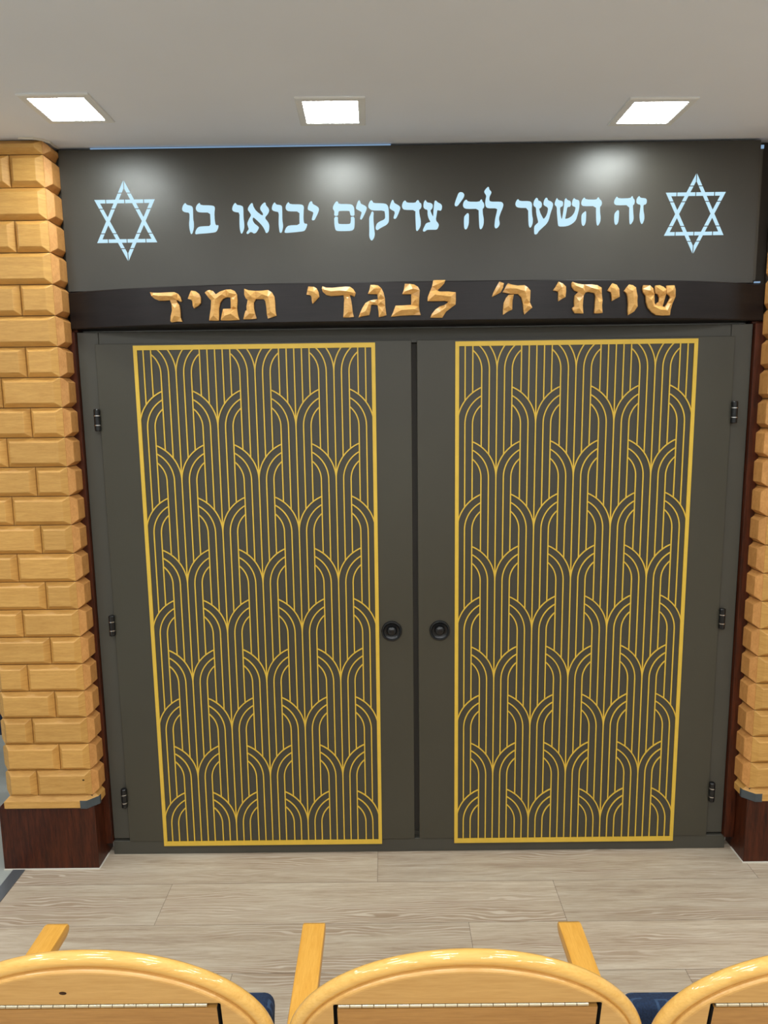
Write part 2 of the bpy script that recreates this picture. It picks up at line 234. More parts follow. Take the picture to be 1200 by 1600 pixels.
CARVED=[
('dalet',[[[-791.9,2142.9],[-780.6,2140.8],[-762.4,2139.7],[-726.2,2140.2],[-706,2139.9],[-695,2135.4],[-686.7,2124.7],[-683.1,2110],[-686.5,2108],[-694.1,2112.4],[-700.7,2114.7],[-697.8,2106.2],[-691.6,2097.6],[-689.2,2080.7],[-689.4,2057.6],[-684.1,2043.1],[-702.5,2044.2],[-721.8,2042],[-725,2045.9],[-722.9,2062.7],[-717.2,2081.5],[-718.3,2102.6],[-723.1,2115.3],[-743.6,2113.9],[-761.7,2114.5],[-777.3,2121.3],[-787,2130.1]]]),
('yod',[[[-647.8,2143.9],[-632.5,2141],[-621.9,2133.4],[-616.4,2120.7],[-616.9,2102],[-626.1,2093.8],[-640.9,2086.2],[-644.3,2094.3],[-644.8,2108.9],[-649.4,2114.9],[-660.3,2117.7],[-655.3,2128]]]),
('mem',[[[-600.8,2136],[-592.8,2142],[-584,2143.9],[-573.2,2140.5],[-563.9,2128.9],[-549.3,2137.9],[-529.4,2143.7],[-512,2144.4],[-499.2,2138.9],[-492.1,2127.4],[-491.4,2107.6],[-494,2082.6],[-491.7,2061.7],[-487.6,2044.8],[-518.7,2043.7],[-550.4,2044.3],[-547.5,2058.5],[-541,2081.4],[-514.8,2082],[-514,2099.7],[-514.2,2118.4],[-526.1,2119.7],[-539.5,2114.8],[-549.9,2102.5],[-555.1,2083.8],[-557,2044],[-573.5,2044],[-590,2044.7],[-586.8,2063.6],[-582.5,2084.4],[-580.2,2109.5],[-589.5,2120.1]]]),
('tav',[[[-466.4,2145.5],[-451.5,2140.1],[-427.8,2137.6],[-406.2,2138.2],[-386.8,2140],[-374.2,2132.5],[-366.1,2117.9],[-364.6,2099.1],[-364.4,2074.1],[-361.7,2056.3],[-377.1,2051.3],[-390.2,2047.4],[-393,2060],[-394.2,2085],[-396.8,2103.8],[-403,2111.2],[-428.9,2111.6],[-436.2,2100.3],[-436.5,2081.6],[-432.9,2062.7],[-428.8,2048],[-448.8,2046.2],[-473.2,2046.2],[-468.8,2063.3],[-465.1,2073.7],[-461.1,2075.7],[-461.2,2088.3],[-456,2109],[-462.3,2114.3],[-466.8,2125.8]]]),
('yod',[[[-251.3,2149.2],[-234.2,2148],[-223.6,2142.7],[-217.5,2130.2],[-215.7,2115.6],[-226.8,2104.4],[-238.9,2093.1],[-241.3,2105.6],[-241.5,2116],[-246.7,2121.9],[-258,2122.9],[-254.8,2136.9]]]),
('dalet',[[[-204.2,2149],[-191.4,2144.7],[-170,2144],[-148.6,2145.8],[-127.2,2147.1],[-112.2,2146.3],[-101.7,2139],[-93.8,2126.4],[-97.8,2114.1],[-108.5,2119.4],[-113.8,2120.1],[-109.8,2105.9],[-106.9,2087.2],[-105.2,2066.4],[-101.6,2048.6],[-118.5,2047.3],[-136.7,2047.6],[-134.8,2066.7],[-133.7,2091.7],[-132.3,2106.2],[-134.6,2120.4],[-149.2,2118.9],[-177.1,2117.6],[-192,2121.5],[-203.5,2132],[-206.5,2142.4]]]),
('gimel',[[[-43.7,2151.6],[-30.9,2151.5],[-18.1,2149.2],[-7.5,2139.8],[-0.2,2125.2],[3.8,2106.5],[4.6,2083.7],[7.5,2056.6],[8.6,2053.4],[-4.4,2049.4],[-17.3,2046.9],[-18.2,2065.2],[-21.1,2086.1],[-36.1,2088],[-42.5,2087.4],[-45,2069.7],[-49.5,2054.2],[-68.9,2051.3],[-85.1,2046.9],[-81.7,2057.7],[-72.8,2076.4],[-61.8,2092.9],[-48.8,2100],[-33.7,2103.9],[-19.8,2104.8],[-21.7,2121.4],[-52.7,2122.8],[-47.2,2136.2]]]),
('nun',[[[70.6,2153.7],[86.7,2153.1],[101.6,2150.8],[114.4,2143.4],[120.3,2132],[118.5,2109.2],[117.3,2080.2],[119.3,2063.5],[122.9,2052],[96.7,2052.3],[53.7,2050.8],[23.5,2047.6],[30.1,2060.5],[39,2083.3],[64.7,2084],[91.5,2085.1],[91.7,2103.4],[91.8,2119.9],[61.8,2120.3],[67.3,2134.7]]]),
('lamed',[[[165.7,2164],[184.9,2164.2],[205.9,2163.9],[202,2153.6],[191.3,2142.4],[178.5,2131.2],[187,2127.4],[214.9,2127.1],[240.5,2124.3],[240.6,2097.3],[239.5,2084.9],[223.5,2073.6],[208.5,2062.4],[195.6,2042.7],[176.2,2042.9],[155.8,2043.2],[160.1,2054.6],[172,2069.1],[187,2079.3],[202,2083.3],[212.7,2090.4],[214.9,2094.5],[204.2,2097.2],[176.3,2096.5],[146.3,2096.9],[147.4,2110.9],[155,2129.5],[161.4,2143.9]]]),
('apostrophe',[[[385.7,2156.9],[400.7,2151.2],[397.7,2136.8],[390.3,2122.4],[375.4,2114.3],[361.6,2107.8],[365.7,2120.6],[375.2,2139.1]]]),
('he',[[[414.6,2151.4],[426.4,2146.8],[445.7,2143.5],[469.3,2144.2],[480.1,2137.9],[489.9,2126.5],[489.2,2108.9],[488.4,2088.1],[496.7,2071.4],[483.5,2061.1],[470.8,2049.8],[468.1,2059.2],[465.9,2084.2],[460.2,2105],[448.3,2116.6],[424.7,2116.8],[396.8,2122.7],[403.1,2132.6],[409.3,2144.9]],[[417.2,2113.8],[434.4,2114.7],[430.3,2095],[429.7,2065.9],[414.7,2059.8],[399.4,2049.2],[399.6,2066.2],[401.5,2089.1],[408.8,2105.6]]]),
('yod',[[[583.8,2154.5],[597.9,2148.2],[608.5,2137.8],[609.3,2124.3],[607.6,2104.6],[597,2099.5],[584.6,2091.7],[583.8,2107.9],[583.5,2121.4],[577,2125],[566.2,2126.7],[575.5,2141.1]]]),
('tav',[[[630.1,2153.5],[647.6,2147.8],[669.3,2144.6],[695.3,2144.9],[714.9,2142.3],[729.4,2134],[730,2115.3],[733.6,2092.4],[732.3,2077.8],[734.9,2052.7],[720.1,2051.1],[706.9,2051.8],[708.5,2071.7],[708.9,2092.5],[709.5,2109.2],[704.8,2117.5],[687.3,2121.3],[675.4,2119.3],[669.2,2109.4],[667.5,2092.8],[666.9,2076.1],[669.4,2051],[641.5,2052.3],[633.6,2062.8],[631.3,2069.1],[638.7,2074.2],[637.3,2088.8],[638.9,2109.6],[650.5,2120.9],[637.3,2126.2],[628.4,2138.6],[627.7,2149]]]),
('yod',[[[766,2148.4],[780.5,2143.2],[789.8,2129.7],[791.8,2104.7],[775.6,2096.4],[765.9,2091.2],[765.4,2104.8],[762.7,2119.3],[750.5,2124.6],[757.7,2137]]]),
('vav',[[[823.5,2144.2],[835.7,2142.2],[847.1,2135],[849.9,2121.4],[853.9,2106.8],[853.4,2092.2],[855.3,2073.4],[843.6,2056.6],[824,2045.1],[822.4,2058.7],[822.6,2081.8],[819.4,2106.8],[815.7,2116.2],[807.7,2123.5],[815,2134.9]]]),
('shin',[[[872.5,2142.3],[896.1,2142],[907.8,2132.1],[912.7,2113.4],[914.5,2084],[920.6,2075.7],[923.6,2085.1],[929.1,2088.3],[930.7,2103],[925.7,2113.4],[916.5,2116.5],[914.9,2125.9],[915.3,2141.6],[930,2142.7],[943.9,2137.6],[954.6,2129.4],[954.2,2113.7],[948.4,2092.6],[943.5,2073.7],[951.6,2072.1],[960.2,2084.3],[969.7,2103.3],[965.9,2109.6],[956.4,2115.8],[955.6,2141.9],[982.7,2142.9],[987.6,2128.7],[988.1,2105.6],[978.7,2084.5],[972.8,2063.4],[971,2044.7],[946.1,2043.8],[923.1,2045.2],[906.8,2054.6],[892.5,2069.3],[884.9,2088.1],[882.9,2109],[873.5,2119.4],[870.8,2129.8]]])]

# ------------------------------------------------------------------ materials
def floor_mat():
    m, nt, b = newmat('oak_plank_floor')
    v = coords(nt, (1.1, 16.0, 1.0), 23.0)
    big = noise(nt, v, 1.6, 3, 0.5, 0.8); fine = noise(nt, v, 9.0, 6, 0.7, 0.3)
    v2 = coords(nt, (1.5, 8.0, 1.0), 23.0)
    wv = nd(nt, 'ShaderNodeTexWave', wave_type='BANDS', bands_direction='Y', wave_profile='SIN')
    wv.inputs['Scale'].default_value = 3.4; wv.inputs['Distortion'].default_value = 22.0
    wv.inputs['Detail'].default_value = 2.5; wv.inputs['Detail Scale'].default_value = 0.55
    nt.links.new(v2, wv.inputs[0])
    base = ramp(nt, big, ((0.3, srgb(160, 139, 117)), (0.48, srgb(188, 171, 149)), (0.68, srgb(204, 192, 172))))
    fr = ramp(nt, fine, ((0.34, srgb(154, 135, 114)), (0.5, srgb(188, 173, 152)), (0.66, srgb(212, 202, 184))))
    c = mix(nt, base, fr, 0.42)
    lines = ramp(nt, wv.outputs['Fac'], ((0.66, (0, 0, 0, 1)), (0.92, (1, 1, 1, 1))))
    msk = noise(nt, coords(nt, (0.8, 4.2, 1.0), 31.0), 1.7, 2, 0.5)
    mk = ramp(nt, msk, ((0.49, (0, 0, 0, 1)), (0.62, (1, 1, 1, 1))))
    pk = nd(nt, 'ShaderNodeMath', operation='MULTIPLY'); nt.links.new(mk, pk.inputs[0]); pk.inputs[1].default_value = 0.42
    c = mix(nt, c, srgb(152, 126, 102), pk.outputs[0])
    ml = nd(nt, 'ShaderNodeMath', operation='MULTIPLY'); nt.links.new(lines, ml.inputs[0]); nt.links.new(mk, ml.inputs[1])
    ml2 = nd(nt, 'ShaderNodeMath', operation='MULTIPLY'); nt.links.new(ml.outputs[0], ml2.inputs[0]); ml2.inputs[1].default_value = 0.55
    c = mix(nt, c, srgb(224, 214, 197), ml2.outputs[0])
    at = nd(nt, 'ShaderNodeAttribute', attribute_name='rnd'); hs = nd(nt, 'ShaderNodeHueSaturation')
    mr = nd(nt, 'ShaderNodeMapRange'); mr.inputs[3].default_value = 0.93; mr.inputs[4].default_value = 1.06
    nt.links.new(at.outputs['Fac'], mr.inputs[0]); nt.links.new(mr.outputs[0], hs.inputs['Value']); nt.links.new(c, hs.inputs['Color'])
    nt.links.new(hs.outputs[0], b.inputs['Base Color'])
    b.inputs['Roughness'].default_value = 0.5; b.inputs['Specular IOR Level'].default_value = 0.35
    bump(nt, b, fine, 0.12, 0.002)
    return m

M = {}
M['ceiling'] = plain('ceiling_paint', srgb(235, 241, 252), 0.9, var=0.02, vscale=2.0)
M['wall'] = plain('wall_paint', srgb(220, 220, 216), 0.85, var=0.02)
M['floor'] = floor_mat()
M['gap'] = plain('seam_dark', srgb(92, 78, 66), 0.9)
M['tile'] = plain('grey_floor_tile', srgb(168, 172, 166), 0.35, var=0.08, vscale=3)
M['strip'] = plain('brushed_metal_strip', srgb(120, 124, 128), 0.4, 0.6)
M['door'] = plain('dark_grey_door_paint', srgb(64, 61, 50), 0.42, var=0.05, vscale=3.0, bmp=0.05, bscale=600)
M['frame'] = plain('dark_grey_frame_paint', srgb(70, 68, 60), 0.45, var=0.05, vscale=3.0)
M['sign'] = plain('dark_bronze_sheet', srgb(60, 57, 51), 0.37, var=0.06, vscale=5.0, bmp=0.12, bscale=900)
M['slot'] = plain('dark_slot', srgb(60, 56, 50), 0.7)
M['gold'] = plain('gold_lacquer', srgb(228, 190, 72), 0.4, 0.2, var=0.04, vscale=20)
M['beam'] = wood('dark_stained_beam', srgb(22, 18, 18), srgb(32, 26, 26), (2.0, 2.0, 40.0), 0.34, rndscale=0, spec=0.3)
M['mahogany'] = wood('dark_mahogany', srgb(34, 13, 7), srgb(84, 38, 18), (26.0, 26.0, 2.0), 0.38, rndscale=0, spec=0.3)
M['block'] = wood('varnished_beech_blocks', srgb(186, 136, 66), srgb(210, 162, 88), (3.0, 3.0, 34.0), 0.5, rndscale=9.0, tint=0.08)
M['block_end'] = wood('beech_end_blocks', srgb(178, 122, 62), srgb(204, 148, 84), (16.0, 16.0, 9.0), 0.5, rndscale=9.0, tint=0.08)
M['carved'] = wood('carved_maple', srgb(200, 144, 72), srgb(228, 180, 106), (10.0, 10.0, 40.0), 0.4, rndscale=0)
M['beech'] = wood('varnished_beech', srgb(212, 160, 76), srgb(230, 182, 98), (2.2, 30.0, 30.0), 0.45, rndscale=0, coat=1.0, coat_rough=0.02, spec=0.3)
M['beech_panel'] = wood('beech_panel', srgb(196, 146, 76), srgb(214, 168, 98), (2.0, 26.0, 26.0), 0.28, rndscale=0)
M['lid'] = wood('darker_beech_lid', srgb(158, 108, 48), srgb(186, 136, 70), (2.0, 30.0, 30.0), 0.35, rndscale=0)
M['arm'] = wood('beech_arm', srgb(214, 152, 58), srgb(232, 176, 82), (34.0, 3.0, 34.0), 0.35, rndscale=0)
M['slot_dark'] = plain('lid_gap_shade', srgb(30, 22, 16), 0.9)  # near-black colour that paints the shade inside the lid gap
M['knot'] = plain('dark_knot', srgb(92, 58, 28), 0.6)
M['ring'] = plain('dark_satin_ring', srgb(44, 48, 50), 0.25, 0.3, var=0.02)
M['black'] = plain('black_plastic', srgb(16, 17, 19), 0.28, var=0.02)
M['chrome'] = plain('steel_ring', srgb(200, 200, 200), 0.25, 1.0, var=0.02)
M['brass'] = plain('nickel_hinge', srgb(214, 200, 170), 0.3, 0.8, var=0.05)
M['tape'] = plain('slate_grey_tape', srgb(66, 74, 78), 0.5, var=0.1, vscale=40)
M['caulk'] = plain('white_caulk', srgb(216, 210, 198), 0.8)
M['lamp_rim'] = plain('white_lamp_rim', srgb(236, 238, 238), 0.5, var=0.01)
M['lamp_glow'] = glow('lamp_diffuser', (0.93, 1.0, 0.97, 1), LAMP_STRENGTH)
M['letter_glow'] = glow('backlit_acrylic', srgb(196, 234, 252), 0.97, 0.02)
M['led_leak'] = glow('led_leak', srgb(165, 205, 245), 0.6, 0.02)

def fabric_mat():
    m, nt, b = newmat('navy_woven_fabric')
    v = coords(nt)
    br = nd(nt, 'ShaderNodeTexVoronoi', distance='CHEBYCHEV', feature='F1'); br.inputs['Scale'].default_value = 22.0
    br.inputs['Randomness'].default_value = 0.35
    nt.links.new(v, br.inputs['Vector'])
    r = ramp(nt, br.outputs['Distance'], ((0.16, (0, 0, 0, 1)), (0.18, (1, 1, 1, 1)), (0.27, (1, 1, 1, 1)), (0.29, (0, 0, 0, 1))))
    n = noise(nt, v, 260.0, 2)
    c = ramp(nt, n, ((0.3, srgb(14, 32, 58)), (0.7, srgb(24, 48, 80))))
    f = nd(nt, 'ShaderNodeMath', operation='MULTIPLY'); f.inputs[1].default_value = 0.35; nt.links.new(r, f.inputs[0])
    c = mix(nt, c, srgb(74, 104, 140), f.outputs[0])
    nt.links.new(c, b.inputs['Base Color']); b.inputs['Roughness'].default_value = 0.9
    bump(nt, b, n, 0.3, 0.002)
    return m
M['fabric'] = fabric_mat()

# ------------------------------------------------------------------ room shell
def build_floor():
    bm = bmesh.new(); rnds = []
    pitch, L, g = 0.213, 1.416, 0.0006
    known = {0: -0.05, 1: -0.814, 2: 0.265, 3: -0.5}
    X0, X1 = -1.412, 4.0
    k = -1
    while 0.039-pitch*k > -6.2:
        ya, yb = 0.039-pitch*k, 0.039-pitch*(k+1)
        x = known.get(k, random.uniform(-L, 0))
        while x > X0: x -= L
        while x < X1:
            a, b = max(x, X0), min(x+L, X1)
            if b-a > 0.01:
                bm.faces.new([bm.verts.new((p, q, 0)) for p, q in ((a+g, ya-g), (a+g, yb+g), (b-g, yb+g), (b-g, ya-g))])
                rnds.append(random.random())
            x += L
        k += 1
    n = len(rnds)
    bm.faces.new([bm.verts.new(p) for p in ((X0, 0.26, -0.0015), (X0, -6.2, -0.0015), (X1, -6.2, -0.0015), (X1, 0.26, -0.0015))])
    bx(bm, X0, X1, -6.2, 0.26, -0.08, -0.004)
    me = bpy.data.meshes.new('floor'); bm.to_mesh(me); bm.free()
    o = link('floor', me, M['floor']); me.materials.append(M['gap'])
    put_rnd(o, rnds+[0.5]*7)
    for p in me.polygons[n:]: p.material_index = 1
    tag(o, kind='structure')
build_floor()
tag(box('floor_left', -4.0, -1.412, -6.2, 3.0, -0.08, -0.001, M['tile']), kind='structure')
tag(box('ceiling', -4.0, 4.0, -6.2, 3.0, CEIL_Z, CEIL_Z+0.1, M['ceiling']), kind='structure')
tag(box('wall_back', -1.44, 4.0, 0.062, 0.26, 0, CEIL_Z, M['wall']), kind='structure')
tag(box('wall_left', -4.1, -4.0, -6.2, 3.0, 0, CEIL_Z, M['wall']), kind='structure')
tag(box('wall_right', 4.0, 4.1, -6.2, 0.26, 0, CEIL_Z, M['wall']), kind='structure')
tag(box('wall_front', -4.0, 4.0, -6.3, -6.2, 0, CEIL_Z, M['wall']), kind='structure')
tag(box('wall_far', -4.0, -1.2, 3.0, 3.1, 0, CEIL_Z, M['wall']), kind='structure')
bm = bmesh.new(); bx(bm, -1.455, -1.408, -6.1, -0.085, 0.0, 0.004, 0.0015)
tag(obj('floor_strip', bm, M['strip']), 'grey metal strip on the floor edge beside the left pillar base', 'floor strip', None, 'thing')

# ------------------------------------------------------------------ pillars
def frustum(bm, o, u, v, n, w, h, t, b, rnds, r):
    """block on origin o: w along u, h along v, standing t out along n, its face set in by b"""
    P = lambda a, c, d: o+u*a+v*c+n*d
    base = [bm.verts.new(P(a, c, 0)) for a, c in ((0, 0), (w, 0), (w, h), (0, h))]
    e = 0.0012
    top0 = [P(a, c, t) for a, c in ((b, b*0.9), (w-b, b*0.9), (w-b, h-b*0.9), (b, h-b*0.9))]
    top = [bm.verts.new(p) for p in top0]
    tmp = bmesh.new()
    bs = [tmp.verts.new(q.co) for q in base]; tp = [tmp.verts.new(q) for q in top0]
    bt = [tmp.verts.new(q.co-n*0.004) for q in base]
    for q in base+top: bm.verts.remove(q)
    fs = [tmp.faces.new((bs[i], bs[(i+1) % 4], tp[(i+1) % 4], tp[i])) for i in range(4)]+[tmp.faces.new(tp)]
    fs += [tmp.faces.new((bt[i], bt[(i+1) % 4], bs[(i+1) % 4], bs[i])) for i in range(4)]
    ed = {e for f in fs[:5] for e in f.edges if not (e.verts[0] in bs and e.verts[1] in bs)}
    bmesh.ops.bevel(tmp, geom=list(ed), offset=0.0011, segments=1, profile=0.5, affect='EDGES')
    mp = {q: bm.verts.new(q.co) for q in tmp.verts}
    for f in tmp.faces: bm.faces.new([mp[q] for q in f.verts]); rnds.append(r)
    tmp.free()

def pillar(sx, xc, yf, label, wfull):
    """sx=+1: opening lies to the right of the pillar (left pillar); xc: x of its inner front corner"""
    root = thing('pillar', label, 'pillar', (xc, yf, 0), 'wood block pillars either side of the doors', 'thing')
    X = Vector((-sx, 0, 0)); Z = Vector((0, 0, 1)); Y = Vector((0, 1, 0))
    depth = 0.094
    x_out = -sx*wfull
    lo, hi = min(0, x_out), max(0, x_out)
    core = box('core', lo+0.004, hi-0.004, 0.005, 0.40, 0.2, CEIL_Z, M['gap'], root)
    bm = bmesh.new(); rnds = []; be = bmesh.new(); rnde = []
    pitch, z0, g = 0.104, 0.306, 0.0024
    t, b = 0.0190, 0.0175
    k = 0
    while True:
        za = z0+pitch*k; zb = min(za+pitch, CEIL_Z-0.0005)
        if zb-za < 0.03: break
        h = zb-za-g
        cut = 0.113 if k % 2 else 0.206
        for a, c in ((0, cut), (cut, wfull)):
            frustum(bm, X*(a+(0.0014 if a == 0 else g/2))+Z*za, X, Z, -Y, c-a-g, h, t, b, rnds, random.random())
        # returns on the two sides
        frustum(be, Z*za+Y*0.0014, Y, Z, -X, depth, h, t, b, rnde, random.random())
        for q in range(2):
            frustum(bm, X*wfull+Z*za+Y*(q*0.2), Y, Z, X, 0.199, h, t, b, rnds, random.random())
        k += 1
    cl = obj('block_cladding', bm, M['block'], root); put_rnd(cl, rnds)
    ce = obj('return_blocks', be, M['block_end'], root); put_rnd(ce, rnde)
    # moulding course between plinth and blocks
    bm = bmesh.new(); rnds = []
    h0, h1 = 0.2585, 0.3055
    prof = [(0.0, h1), (0.016, h1-0.017), (0.016, h0+0.004), (0.012, h0), (-0.01, h0)]
    rings = []
    for s, z in prof:
        ch = 0.030
        e = s
        pts = [(wfull+e, 0.30), (wfull+e, -e), (0+ch*0.6, -e), (-e, ch*0.6), (-e, depth)]
        rings.append([bm.verts.new((-sx*px, py, z)) for px, py in pts])
    for ra, rb in zip(rings, rings[1:]):
        for i in range(len(ra)-1): bm.faces.new((ra[i], ra[i+1], rb[i+1], rb[i]))
    mo = obj('moulding', bm, M['block'], root); put_rnd(mo, [0.7]*len(mo.data.polygons))
    # dark plinth with its caulk bead
    pl = box('plinth', min(sx*0.004, -sx*(0.362)), max(sx*0.004, -sx*(0.362)), -0.002, 0.40, 0.0, 0.2575, M['mahogany'], root, 0.0015, 1)
    bm = bmesh.new()
    bx(bm, min(sx*0.004, -sx*(0.362)), max(sx*0.004, -sx*(0.362)), -0.0065, -0.002, 0.0, 0.004)
    bx(bm, min(sx*0.004, sx*0.0085), max(sx*0.004, sx*0.0085), -0.0065, depth, 0.0, 0.004)
    obj('caulk_bead', bm, M['caulk'], pl)
    bm = bmesh.new(); random.seed(3)
    pts = [(-sx*0.07, -0.0182), (-sx*0.02, -0.0182), (sx*0.001, -0.002), (sx*0.0176, 0.02), (sx*0.0176, 0.05), (sx*0.0176, 0.075), (sx*0.0176, depth)]
    dn = [random.uniform(0.003, 0.010) for _ in pts]
    ra = [bm.verts.new((p, q, CEIL_Z-0.0003)) for p, q in pts]; rb = [bm.verts.new((p, q, CEIL_Z-d)) for (p, q), d in zip(pts, dn)]
    rc = [bm.verts.new((p+sx*0.004, q-0.005, CEIL_Z-0.0003)) for p, q in pts]
    for i in range(len(pts)-1):
        bm.faces.new((ra[i], ra[i+1], rb[i+1], rb[i])); bm.faces.new((rb[i], rb[i+1], rc[i+1], rc[i])); bm.faces.new((ra[i], rc[i], rc[i+1], ra[i+1]))
    obj('ceiling_caulk', bm, M['caulk'], root)
    random.seed(11)
    # patch of tape on the moulding's inner corner
    bm = bmesh.new()
    e = 0.0178
    for za, zb in ((0.2595, 0.2905),):
        pts = [(0.042, -e), (0.018, -e), (-e, 0.018), (-e, 0.030)]
        a = [bm.verts.new((-sx*p, q, za)) for p, q in pts]; c = [bm.verts.new((-sx*p, q, zb)) for p, q in pts]
        a2 = [bm.verts.new((-sx*(p+0.003), q+0.003, za)) for p, q in pts]; c2 = [bm.verts.new((-sx*(p+0.003), q+0.003, zb)) for p, q in pts]
        for i in range(3):
            bm.faces.new((a[i], a[i+1], c[i+1], c[i])); bm.faces.new((a2[i], c2[i], c2[i+1], a2[i+1]))
            bm.faces.new((c[i], c[i+1], c2[i+1], c2[i])); bm.faces.new((a[i], a2[i], a2[i+1], a[i+1]))
        bm.faces.new((a[0], c[0], c2[0], a2[0])); bm.faces.new((a[3], a2[3], c2[3], c[3]))
    tag(obj('corner_tape', bm, M['tape'], root), 'dark grey tape patch')
    return root
left_pillar = pillar(1, -1.128, -0.078, 'golden wooden block pillar left of the dark double doors, its full width in view', 0.315)
bm = bmesh.new()
kn = [bm.verts.new((-0.0225+0.0042*math.cos(2*math.pi*i/14), -0.0193, 0.376+0.0026*math.sin(2*math.pi*i/14))) for i in range(14)]
bm.faces.new(kn); bmesh.ops.solidify(bm, geom=bm.faces[:], thickness=0.0008)
tag(obj('knot', bm, M['slot'], left_pillar), 'small dark knot')
pillar(-1, 1.358, -0.081, 'golden wooden block pillar right of the dark double doors, cut by the picture edge', 0.315)

# ------------------------------------------------------------------ door frame, doors
def frame():
    root = tag(bpy.data.objects.new('trim_1', None), 'dark grey frame around the pair of gold patterned doors', 'door frame', kind='structure')
    COL.objects.link(root)
    yb = 0.060
    box('jamb', -1.097, -1.022, 0.013, yb, 0.066, 2.0245, M['frame'], root, 0.001, 1)
    box('jamb', 1.237, 1.3125, 0.013, yb, 0.066, 2.0245, M['frame'], root, 0.001, 1)
    box('header', -1.0212, 1.2362, 0.0145, yb, 1.975, 2.0243, M['frame'], root, 0.001, 1)
    box('sill', -1.099, 1.3245, 0.008, yb, 0.0005, 0.0575, M['frame'], root, 0.001, 1)
    box('back_board', -1.021, 1.236, 0.030, yb, 0.058, 1.974, M['slot'], root)
    box('centre_stop', 0.086, 0.130, 0.0265, 0.0298, 0.0585, 0.075, M['frame'], root)
frame()
tag(box('trim_2', -1.131, -1.0985, -0.004, 0.058, 0.055, 2.0245, M['mahogany'], None, 0.001, 1), 'dark red-brown board between left pillar and door frame', 'trim board', kind='structure')
tag(box('trim_3', 1.3145, 1.352, -0.004, 0.058, 0.055, 2.0245, M['mahogany'], None, 0.001, 1), 'dark red-brown board between right pillar and door frame', 'trim board', kind='structure')
for nm, a, b_ in (('trim_4', -1.131, -1.094), ('trim_5', 1.309, 1.352)):
    tag(box(nm, a, b_, 0.012, 0.060, 2.0255, 2.034, M['mahogany']), kind='structure')

tag(box('sign_gap_shade_right', 1.294, 1.356, 0.040, 0.0615, 2.036, 2.638, M['slot']), kind='structure')  # dark board added in place of the shade right of the sign
tag(box('sign_gap_shade_left', -1.127, -1.109, 0.020, 0.0615, 2.162, 2.638, M['slot']), kind='structure')  # same on the left: added dark board imitating a shaded gap
PW, D_, HP = 0.86176, 0.0272, 0.1410
def lattice(parent, xl):
    """gold border and its overlapping arches; xl is the border's outer left edge"""
    zt, zb = 1.9753, 0.0414
    y0, y1 = -0.0037, -0.0002
    bs, btp, bbt = 0.0135, 0.0165, 0.0185
    xr = xl+PW
    outer = [(xl, zb), (xr, zb), (xr, zt), (xl, zt)]
    inner = [(xl+bs, zb+bbt), (xr-bs, zb+bbt), (xr-bs, zt-btp), (xl+bs, zt-btp)]
    bm = bmesh.new()
    V = lambda p, y: bm.verts.new((p[0], y, p[1]))
    of, inf = [V(p, y0) for p in outer], [V(p, y0) for p in inner]
    ob, ib = [V(p, y1) for p in outer], [V(p, y1) for p in inner]
    for i in range(4):
        j = (i+1) % 4
        bm.faces.new((of[i], of[j], inf[j], inf[i])); bm.faces.new((ob[i], ib[i], ib[j], ob[j]))
        bm.faces.new((of[i], ob[i], ob[j], of[j])); bm.faces.new((inf[i], inf[j], ib[j], ib[i]))
    border = obj('gold_border', bm, M['gold'], parent)
    bm = bmesh.new(); hw = 0.0022
    def ribbon(pts, y0=-0.0033):
        if len(pts) < 2: return
        rows = []
        for i, p in enumerate(pts):
            a = pts[max(i-1, 0)]; b = pts[min(i+1, len(pts)-1)]
            t = Vector((b[0]-a[0], b[1]-a[1])).normalized(); n = Vector((-t.y, t.x))*hw
            rows.append([bm.verts.new((p[0]+s*n.x, y, p[1]+s*n.y)) for s, y in ((1, y0), (-1, y0), (-1, y1), (1, y1))])
        for a, b in zip(rows, rows[1:]):
            for i in range(4):
                j = (i+1) % 4; bm.faces.new((a[i], a[j], b[j], b[i]))
        bm.faces.new(rows[0][::-1]); bm.faces.new(rows[-1])
    xc = xl+PW/2
    zlo, zhi = zb+bbt*0.6, zt-btp*0.6
    cols = [xc+(c-3)*HP for c in range(7)]
    rowz = lambda c: [(1.877 if c % 2 else 1.684)-k*0.387 for k in range(-1, 6)]
    R = [5.18*D_, 4.18*D_, 3.18*D_]
    up = [0.0, 3.06*D_, 4.09*D_]
    for c in range(7):
        zs = rowz(c)
        for m in range(-2, 3):
            x = cols[c]+m*D_
            if x < xl+bs*0.5 or x > xr-bs*0.5: continue
            if c in (0, 6) and m == 0: continue
            for a, nx in zip(zs, zs[1:]):
                if m == 0 and c % 2 and a > zt: continue      # no line above the topmost joints
                lo = max(nx+up[abs(m)], zlo); hi = min(a, zhi)
                if hi-lo > 0.004: ribbon([(x, hi), (x, lo)])
        # arches standing on column c: their feet are on the neighbouring columns
        for s in rowz(c+1):
            if s < zb: continue
            for r in R:
                for sg in (-1, 1):
                    if (c == 0 and sg < 0) or (c == 6 and sg > 0): continue
                    a0 = 0.0; a1 = math.acos(2*D_/r)
                    pts = []
                    for i in range(23):
                        a = a0+(a1-a0)*i/22
                        q = (cols[c]+sg*r*math.cos(a), s+r*math.sin(a))
                        if zlo < q[1] < zhi: pts.append(q)
                    ribbon(pts, -0.0031 if sg < 0 else -0.0029)
    tag(obj('gold_arches', bm, M['gold'], parent))
    return border

